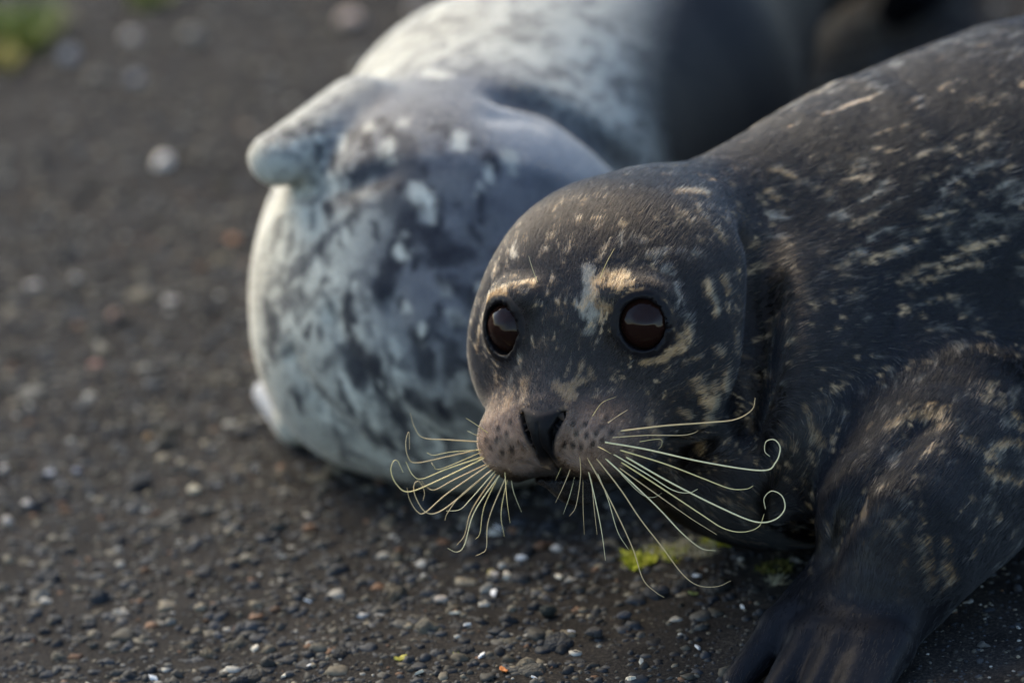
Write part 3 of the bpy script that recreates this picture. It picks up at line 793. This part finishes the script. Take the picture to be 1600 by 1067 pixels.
# ------------------------------------------------------------------ fur
def sample(me, V, n, weight):
    me.calc_loop_triangles()
    t = np.empty(len(me.loop_triangles) * 3, np.int32); me.loop_triangles.foreach_get('vertices', t); t = t.reshape(-1, 3)
    a, b, c = V[t[:, 0]], V[t[:, 1]], V[t[:, 2]]
    ar = np.linalg.norm(np.cross(b - a, c - a), axis=1) * weight(V[t].mean(1), t)
    i = rng.choice(len(t), n, p=ar / ar.sum())
    u = rng.uniform(size=(n, 2)).astype(np.float32); fl = u.sum(1) > 1; u[fl] = 1 - u[fl]
    w = np.concatenate([1 - u.sum(1, keepdims=True), u], 1)
    return t[i], w
def fur(name, parent, me, V, nrm, fl, n, weight, length, radius, lift, colour, mat, nseg=5, dark=.10):
    t, w = sample(me, V, n, weight)
    mixv = lambda A: (A[t] * w[..., None]).sum(1) if A.ndim == 2 else (A[t] * w).sum(1)
    p, nn, ff = mixv(V), mixv(nrm), mixv(fl)
    nn /= np.linalg.norm(nn, axis=1, keepdims=True)
    # clumps lean together
    j = np.stack([fbm(p * 140, 91 + k, 2) for k in range(3)], 1) - .5
    j2 = rng.normal(size=(n, 3)) * .06
    ff = ff + .22 * j + j2; ff -= (ff * nn).sum(1, keepdims=True) * nn; ff /= np.maximum(np.linalg.norm(ff, axis=1, keepdims=True), 1e-6)
    L = length(p) * rng.uniform(.65, 1.25, n)
    lf = lift(p) * rng.uniform(.5, 1.5, n)
    c = colour(p, ff, rng.uniform(size=n))
    c = c * rng.uniform(.7, 1.35, (n, 1)) * (dark + (1 - dark) * sstep(.03, .22, c.mean(1)))[:, None]      # the hair shader's colour is many-bounce: deepen the black hairs
    s = np.linspace(0, 1, nseg)
    pts = p[:, None] - nn[:, None] * .0002 + ff[:, None] * (L[:, None] * s)[..., None] + nn[:, None] * (L[:, None] * lf[:, None] * (1.1 * s - .75 * s ** 2))[..., None]
    hc = bpy.data.hair_curves.new(name)
    hc.add_curves([nseg] * n)
    hc.attributes['position'].data.foreach_set('vector', pts.astype(np.float32).ravel()) if 'position' in hc.attributes else hc.position_data.foreach_set('vector', pts.astype(np.float32).ravel())
    ra = hc.attributes.get('radius') or hc.attributes.new('radius', 'FLOAT', 'POINT')
    rad = radius(p)[:, None] * (1 - .85 * s[None] ** 1.5)
    ra.data.foreach_set('value', rad.astype(np.float32).ravel())
    ca = hc.attributes.new('Col', 'FLOAT_COLOR', 'CURVE')
    c4 = np.ones((n, 4), np.float32); c4[:, :3] = c
    ca.data.foreach_set('color', c4.ravel())
    hc.materials.append(mat)
    o = link(name, hc, None, parent); tag(o, kind='stuff')
    return o
def seen(V, nrm, margin=80):
    px, d = project(V)
    ok = (px[:, 0] > -margin) & (px[:, 0] < 1600 + margin) & (px[:, 1] > -margin) & (px[:, 1] < 1067 + margin)
    v = CAM - V; v /= np.linalg.norm(v, axis=1, keepdims=True)
    return ok & ((v * nrm).sum(1) > -.35)
seenF = seen(V, nF).astype(np.float32)
def wF_fun(c, t):
    q = (c - HO) @ HB.T
    m = np.where(seenF[t].max(1) > 0, 1, .08)
    m = m * (1 - (noseF[t].max(1) > .3)) * (1 - (wF[t].max(1) > .6))
    hand = np.linalg.norm(c - .5 * (TIPS[2] + TIPS[3]), axis=1) < .14
    m = np.where(hand & (c[:, 2] < .05) & (c[:, 1] < -.03), m * .08, m)
    face = np.linalg.norm(q - np.array([0, .02, -.03]), axis=1) < .11
    return m * np.where(face, 2.6, 1.0)
def faceness(p):
    q = (p - HO) @ HB.T
    return sstep(.16, .06, np.linalg.norm(q - np.array([0, .05, -.03]), axis=1))
fur('fur', sealF, meF, V, nF, flF, 420000, wF_fun, lambda p: .0085 - .0048 * faceness(p), lambda p: .00013 - .00003 * faceness(p),
    lambda p: .15 + .17 * faceness(p), lambda p, f, r: coat_front(p, f, r)[0], M_FUR)
seenB = seen(BV, nB).astype(np.float32)
fur('fur', sealB, meB, BV, nB, flB, 140000, lambda c, t: np.where(seenB[t].max(1) > 0, 1, .15) * (.04 + .96 * sstep(.012, .04, cB[t].mean((1, 2)))), lambda p: np.full(len(p), .0038), lambda p: np.full(len(p), .00017),
    lambda p: np.full(len(p), .28), lambda p, f, r: coat_back(p, f), M_FUR2, 4, .4)

tick('eyes')
# ------------------------------------------------------------------ eyes
def uvsphere(r, nu=32, nv=20):
    Vv = [(0, 0, r)]
    for j in range(1, nv):
        a = math.pi * j / nv
        for i in range(nu): Vv.append((r * math.sin(a) * math.cos(2 * math.pi * i / nu), r * math.sin(a) * math.sin(2 * math.pi * i / nu), r * math.cos(a)))
    Vv.append((0, 0, -r)); Fv = []
    for i in range(nu):
        Fv.append((0, 1 + i, 1 + (i + 1) % nu)); b = 1 + (nv - 2) * nu
        Fv.append((b + (i + 1) % nu, b + i, len(Vv) - 1))
    for j in range(nv - 2):
        for i in range(nu):
            a = 1 + j * nu + i; b = 1 + j * nu + (i + 1) % nu
            Fv.append((a, a + nu, b + nu, b))
    return np.array(Vv, np.float32), Fv
sV, sF = uvsphere(EYE_R)
for s in (-1, 1):
    o = link('eye', mesh('eye', sV + EYEC[s].astype(np.float32), sF, M_EYE), None, sealF)
bV, bF = uvsphere(.016, 20, 12)
for s in (-1, 1):
    u = (BSNOUT - BHEAD) / np.linalg.norm(BSNOUT - BHEAD); sd_ = np.cross(u, [0, 0, 1]); sd_ /= np.linalg.norm(sd_)
    c = BHEAD + u * .035 + s * sd_ * .045 + np.array([0, 0, .03])
    link('eye', mesh('eye', bV + c.astype(np.float32), bF, M_EYE), None, sealB)

# ------------------------------------------------------------------ whiskers: root on the muzzle, path in pixels
def catmull(pts, n=10):
    pts = [2 * pts[0] - pts[1]] + list(pts) + [2 * pts[-1] - pts[-2]]
    out = []
    for i in range(1, len(pts) - 2):
        p0, p1, p2, p3 = pts[i - 1:i + 3]
        for t in np.linspace(0, 1, n, endpoint=False):
            out.append(.5 * ((2 * p1) + (-p0 + p2) * t + (2 * p0 - 5 * p1 + 4 * p2 - p3) * t * t + (-p0 + 3 * p1 - 3 * p2 + p3) * t ** 3))
    out.append(pts[-2]); return np.array(out)
def tube(path, r0, r1, ns=6):
    n = len(path); T = np.gradient(path, axis=0); T /= np.maximum(np.linalg.norm(T, axis=1, keepdims=True), 1e-9)
    up = np.array([.3, .5, .8]); A = np.cross(T, up); A /= np.linalg.norm(A, axis=1, keepdims=True); B = np.cross(T, A)
    r = r0 + (r1 - r0) * np.linspace(0, 1, n) ** 1.2
    a = np.linspace(0, 2 * math.pi, ns, endpoint=False)
    Vv = (path[:, None] + r[:, None, None] * (np.cos(a)[None, :, None] * A[:, None] + np.sin(a)[None, :, None] * B[:, None])).reshape(-1, 3)
    i = np.arange(n - 1)[:, None] * ns; k = np.arange(ns)[None]
    Fq = np.stack([i + k, i + (k + 1) % ns, i + ns + (k + 1) % ns, i + ns + k], -1).reshape(-1, 4)
    return Vv, Fq
W = [  # thickness px, path
    (3.2, [(741, 690), (700, 687), (662, 684), (648, 668), (641, 645)]), (3.4, [(742, 703), (700, 713), (650, 723), (637, 712), (634, 690), (639, 675), (640, 702)]),
    (2.4, [(742, 704), (705, 706), (678, 711), (667, 707)]), (3.4, [(745, 716), (700, 732), (660, 748), (645, 742), (634, 721)]), (3.6, [(744, 719), (690, 748), (640, 768), (620, 757), (611, 737), (614, 722), (621, 720), (630, 738)]),
    (2.6, [(748, 730), (710, 749), (680, 765), (666, 760), (658, 750)]), (3.2, [(749, 733), (700, 770), (665, 800), (652, 799), (640, 780), (636, 762)]), (3.4, [(754, 741), (720, 775), (685, 800), (664, 799), (649, 775), (647, 757), (655, 752), (663, 768), (661, 782)]),
    (2.8, [(752, 743), (722, 772), (700, 800), (695, 813)]), (2.2, [(760, 744), (735, 780), (718, 796), (697, 798)]), (3.0, [(768, 745), (738, 795), (726, 835), (714, 851)]), (3.0, [(766, 753), (742, 798), (726, 850), (714, 862), (699, 856)]),
    (2.6, [(778, 744), (757, 790), (750, 832), (743, 842)]), (2.8, [(777, 758), (764, 810), (760, 855), (752, 864), (743, 868)]), (2.2, [(787, 755), (783, 800), (788, 838)]), (2.0, [(789, 738), (792, 780), (797, 817)]),
    (1.6, [(799, 750), (803, 770), (815, 800)]), (2.4, [(762, 676), (745, 664), (728, 653)]), (2.4, [(748, 681), (738, 677), (730, 673)]), (1.6, [(720, 712), (690, 732), (678, 728), (674, 722)]),
    # seal's left pads, picture right
    (3.8, [(972, 673), (1040, 665), (1110, 660), (1150, 655), (1175, 640), (1180, 622)]), (2.8, [(964, 683), (1010, 680), (1065, 680), (1085, 676), (1091, 672)]), (4.2, [(952, 692), (1010, 702), (1100, 722), (1190, 735), (1212, 722), (1219, 700), (1210, 687), (1197, 690), (1195, 705), (1203, 713)]),
    (3.6, [(972, 704), (1040, 725), (1100, 748), (1140, 763), (1165, 764), (1177, 759)]), (4.4, [(980, 715), (1050, 755), (1130, 795), (1180, 815), (1210, 812), (1226, 795), (1222, 775), (1206, 767), (1194, 778), (1196, 795)]),
    (4.0, [(972, 723), (1030, 760), (1095, 803), (1130, 825), (1160, 831), (1185, 823), (1194, 803)]), (3.0, [(961, 711), (1010, 740), (1050, 765), (1075, 770), (1090, 764)]), (3.4, [(968, 731), (1030, 775), (1080, 810), (1120, 835)]),
    (3.6, [(948, 718), (985, 752), (1030, 795), (1065, 832), (1095, 856), (1118, 860)]), (3.2, [(935, 720), (970, 765), (1000, 810), (1035, 855), (1065, 895), (1090, 914), (1120, 916), (1142, 907)]), (3.0, [(921, 721), (945, 765), (970, 815), (990, 860), (1005, 905), (1025, 925), (1038, 933)]),
    (2.4, [(934, 740), (950, 780), (965, 830), (982, 858)]), (2.6, [(920, 738), (930, 780), (940, 830), (946, 875)]), (2.2, [(924, 748), (928, 790), (933, 835)]), (2.2, [(906, 716), (907, 745), (900, 790), (890, 806)]),
    (1.8, [(911, 750), (911, 790), (913, 835)]), (2.0, [(891, 733), (880, 760), (868, 785)]), (1.6, [(897, 748), (890, 775), (880, 803)]), (1.6, [(877, 730), (868, 750)]), (2.4, [(935, 698), (945, 703), (955, 709)]),
    (2.6, [(955, 657), (968, 648), (981, 640)]), (1.5, [(926, 650), (940, 630), (962, 620)]), (1.6, [(970, 740), (1000, 770), (1020, 777), (1034, 770)]), (1.6, [(1000, 690), (1030, 686), (1034, 695), (1028, 702)]),
    (1.8, [(840, 441), (832, 420), (826, 400)]), (2.0, [(938, 434), (947, 412), (960, 388)])]
wr = np.random.default_rng(5)
for th, path in W:
    r0 = castF(*path[0])
    if r0 is None:
        for k in range(1, 14):
            cx = path[0][0] + (850 - path[0][0]) * k * .03; cy = path[0][1] + (690 - path[0][1]) * k * .03
            r0 = castF(cx, cy)
            if r0 is not None: break
    if r0 is None: continue
    d0 = project(r0[None])[1][0]
    # whiskers sweep out and a little forward, then back
    fwd = wr.uniform(-.018, .006)
    n = len(path)
    pts = [r0 - .004 * hf * 0 + 0 * r0] if False else []
    for i, (x, y) in enumerate(path):
        t = i / (n - 1); pts.append(P(x, y, d0 + fwd * math.sin(t * 2.2)))
    pts[0] = r0 + (r0 - pts[1]) / np.linalg.norm(r0 - pts[1]) * .003
    pa = catmull(pts, 8)
    Vv, Fq = tube(pa, th * PXM * .36 * wr.uniform(.85, 1.1), th * PXM * .10)
    link('whisker', mesh('whisker', Vv, Fq, M_WHISKS[int(wr.integers(3))]), None, sealF)

# ------------------------------------------------------------------ claws
def claw(tip, root):
    u = tip - root; u /= np.linalg.norm(u)
    pa = catmull([tip - u * .004 + np.array([0, 0, .004]), tip + u * .010 + np.array([0, 0, .004]), tip + u * .022 + np.array([0, 0, -.004])], 5)
    return tube(pa, .0042, .0008, 8)
for k in range(5):
    Vv, Fq = claw(TIPS[k].astype(float), ROOTS[k].astype(float))
    link('claw', mesh('claw', Vv, Fq, M_CLAW), None, sealF)

tick('SMALL THINGS')
# ================================================================== SMALL THINGS ON THE GROUND
def mat_attr(name, rough=.6, trans=0):
    t = NT(name); at = t.new('ShaderNodeAttribute', attribute_name='Col'); t.lk(at.outputs['Color'], t.b.inputs['Base Color'])
    t.set(Roughness=rough, Specular_IOR_Level=.3); return t.m
M_MOSS = mat_attr('moss_leaves', .55); M_LEAF = mat_attr('leaf_fragment', .5); M_CHIP = mat_attr('shell_chip', .45); M_GRASS = mat_attr('grass_blades', .5)
def gz(x, y): return float(slope(x)) + float(ground_h(np.array([x], np.float32), np.array([y], np.float32))[0])
def at_ground(px, py):
    q = PZ(px, py, .001); return np.array([q[0], q[1], gz(q[0], q[1])])
def blades(spots, r):
    """spots: (x, y, z, length, lean, colour) -> bent three-segment blades, joined"""
    Vv, Fv, Cv = [], [], []
    for x, y, z, L, wd, lean, c in spots:
        a = r.uniform(0, 6.283); u = np.array([math.cos(a), math.sin(a), 0]); s_ = np.array([-u[1], u[0], 0]); o = len(Vv)
        for k, t in enumerate((0, .4, .75, 1)):
            p = np.array([x, y, z - .001]) + u * L * lean * t ** 1.6 + np.array([0, 0, L * (t - .45 * lean * t * t)])
            h = wd * (1, .95, .6, .08)[k]
            Vv += [p - s_ * h, p + s_ * h]; Cv += [c * r.uniform(.8, 1.2)] * 2
        for k in range(3): Fv.append((o + 2 * k, o + 2 * k + 1, o + 2 * k + 3, o + 2 * k + 2))
    return np.array(Vv), Fv, np.array(Cv)
def clump(name, patches, mat, label, cat, group=None, seed=1):
    r = np.random.default_rng(seed); sp = []
    cx = np.mean([p[0] for p in patches]); cy = np.mean([p[1] for p in patches])
    base = at_ground(cx, cy)
    for px, py, rx, ry, n, L, wd, lean, cols in patches:
        for _ in range(n):
            a = r.uniform(0, 6.283); q = math.sqrt(r.uniform()) * (1 + .25 * math.sin(3 * a + px))
            g = at_ground(px + rx * q * math.cos(a), py + ry * q * math.sin(a))
            sp.append((*g, L * r.uniform(.5, 1.3), wd * r.uniform(.6, 1.3), lean * r.uniform(.4, 1.3), np.array(cols[r.integers(len(cols))]) * r.uniform(.7, 1.25)))
    Vv, Fv, Cv = blades(sp, r)
    me = mesh(name, Vv - base, Fv, mat); add_col(me, Cv)
    o = bpy.data.objects.new(name, me); col.objects.link(o); o.location = base
    return tag(o, label, cat, group)
YG = [(.50, .50, .03), (.40, .43, .03), (.56, .52, .08)]; OL = [(.11, .11, .025), (.16, .14, .03), (.07, .08, .02)]; STW = [(.42, .38, .24), (.34, .32, .2), (.5, .46, .33)]
clump('moss_clump', [(995, 876, 24, 11, 420, .0065, .0011, .8, YG), (1040, 862, 32, 11, 260, .005, .0010, 1.0, YG + STW), (1085, 852, 42, 13, 420, .006, .0008, 1.3, STW), (1118, 846, 22, 7, 200, .006, .001, .9, YG)], M_MOSS,
      'bright yellow green moss with dry straw on the tarmac under the dark seal chest', 'moss', seed=3)
clump('moss_clump', [(1212, 886, 26, 9, 260, .0055, .001, .8, OL), (1215, 905, 12, 7, 60, .006, .0012, 1.2, STW)], M_MOSS, 'dull olive moss scrap on the tarmac beside the dark flipper', 'moss', seed=4)
clump('grass_tuft', [(35, 55, 55, 26, 420, .03, .0016, .7, [(.08, .14, .015), (.13, .19, .02), (.22, .22, .03)]), (5, 95, 25, 14, 90, .02, .0016, .7, [(.32, .27, .05)])], M_GRASS,
      'large low green and yellow grass tuft on the far tarmac', 'grass', seed=5)
clump('grass_tuft', [(228, 4, 26, 8, 160, .018, .0014, .7, [(.15, .19, .02), (.22, .24, .04)])], M_GRASS, 'small green grass tuft on the far tarmac near pinkish stones', 'grass', seed=6)

def leaf_bit(px, py, r, c, label, seed):
    q = np.random.default_rng(seed); b = at_ground(px, py); R_ = r * PXM; n = 5
    u = np.linspace(-1, 1, n); X, Y = np.meshgrid(u, u, indexing='ij')
    wdt = np.sqrt(np.clip(1.05 - X ** 2, .05, 1)) * (.55 + .1 * q.normal(size=X.shape)); Yw = Y * wdt
    Z = .5 * X ** 2 * q.uniform(.2, .6) + .5 * Yw ** 2 + .12 * q.normal(size=X.shape) + .35
    a = q.uniform(0, 3.1); Vv = np.stack([(X * math.cos(a) - Yw * math.sin(a)), X * math.sin(a) + Yw * math.cos(a), Z], -1).reshape(-1, 3) * R_
    top = np.concatenate([Vv, Vv - np.array([0, 0, .0005])]); i = np.arange(n * n).reshape(n, n)
    f = [(i[x, y], i[x + 1, y], i[x + 1, y + 1], i[x, y + 1]) for x in range(n - 1) for y in range(n - 1)]
    f = [tuple(map(int, k)) for k in f]; f2 = [tuple(k + n * n for k in t[::-1]) for t in f]
    rim = list(i[:, 0]) + list(i[-1, 1:]) + list(i[-2::-1, -1]) + list(i[0, -2:0:-1])
    f3 = [(int(rim[k]), int(rim[k]) + n * n, int(rim[(k + 1) % len(rim)]) + n * n, int(rim[(k + 1) % len(rim)])) for k in range(len(rim))]
    me = mesh('leaf_fragment', top, f + f2 + f3, M_LEAF); add_col(me, np.array(c)[None] * q.uniform(.75, 1.25, (2 * n * n, 1)))
    o = bpy.data.objects.new('leaf_fragment', me); col.objects.link(o); o.location = b
    tag(o, label, 'leaf', 'leaf fragments on the tarmac')
leaf_bit(626, 1032, 12, (.42, .38, .06), 'yellow green curled leaf fragment lying alone on gravel', 1)
leaf_bit(712, 1021, 8, (.25, .30, .04), 'narrow bright green leaf fragment on dark gravel', 2)
leaf_bit(787, 1049, 10, (.50, .17, .04), 'orange brown leaf fragment on dark gravel', 3)
leaf_bit(766, 899, 10, (.34, .29, .08), 'dull mustard leaf fragment on gravel below the whiskers', 4)
leaf_bit(1083, 926, 9, (.16, .20, .06), 'grey green leaf fragment on tarmac below the moss', 5)
def chip(px, py, r, c, k, asp=1.6):
    q = np.random.default_rng(40 + k); b = at_ground(px, py); R_ = r * PXM * (1 + max(0, np.linalg.norm(b - CAM) - DIST) / DIST); m = 7
    a = np.sort(q.uniform(0, 6.283, m)); rad = q.uniform(.7, 1.1, m); ang = q.uniform(0, 3.1)
    X = np.cos(a) * rad * asp ** .5; Y = np.sin(a) * rad / asp ** .5
    X, Y = X * math.cos(ang) - Y * math.sin(ang), X * math.sin(ang) + Y * math.cos(ang); tl = q.uniform(-.4, .4, 2)
    lo_ = np.stack([X, Y, tl[0] * X + tl[1] * Y], 1); hi_ = np.stack([X * .82, Y * .82, tl[0] * X + tl[1] * Y + .45], 1)
    Vv = np.concatenate([lo_, hi_, [[0, 0, .6]]]) * R_ + np.array([0, 0, .25 * R_])
    f = [(i, (i + 1) % m, m + (i + 1) % m, m + i) for i in range(m)] + [(m + i, m + (i + 1) % m, 2 * m) for i in range(m)] + [tuple(range(m))[::-1]]
    me = mesh('shell_chip', Vv, f, M_CHIP, False); add_col(me, np.repeat(np.array(c)[None], len(Vv), 0))
    o = bpy.data.objects.new('shell_chip', me); col.objects.link(o); o.location = b
    w_ = c[2] > .5
    tag(o, 'small white shell or stone chip lying loose on the gravel' if w_ else 'small cream coloured shell or stone chip lying loose on the gravel', 'chip', 'white chips scattered over the gravel' if w_ else 'cream chips scattered over the gravel')
WH = (.72, .70, .66); CR = (.62, .55, .42)
for k, (px, py, r, c) in enumerate(((893, 985, 6, WH), (771, 931, 8, WH), (790, 906, 12, CR), (1090, 1007, 8, WH), (1005, 1034, 8, CR), (775, 832, 9, WH), (729, 979, 7, WH), (874, 904, 9, CR), (816, 875, 10, WH), (712, 962, 8, CR), (752, 1024, 7, WH), (655, 1055, 9, CR),
                                    (480, 935, 6, WH), (397, 1012, 7, CR), (240, 1056, 8, WH), (445, 1055, 6, CR), (482, 1042, 6, WH), (985, 1060, 11, CR), (1355, 1040, 4, WH), (836, 1060, 6, WH), (1160, 947, 6, WH), (1090, 900, 8, WH), (568, 960, 9, (.4, .38, .34)))):
    chip(px, py, r, c, k)
q = PZ(257, 253, .004); rr = 19 * PXM * 1.23
Vp, Fp = STONES2[3]
o = bpy.data.objects.new('pebble', mesh('loose_pebble', Vp * rr, Fp, M_PEB)); col.objects.link(o); o.location = (q[0], q[1], .35 * rr + gz(q[0], q[1])); o.color = (.66, .60, .52, 1); o.rotation_euler = (0, 0, .5)
tag(o, 'whitish oval pebble lying loose on bare tarmac beyond the pale seal flipper', 'pebble')
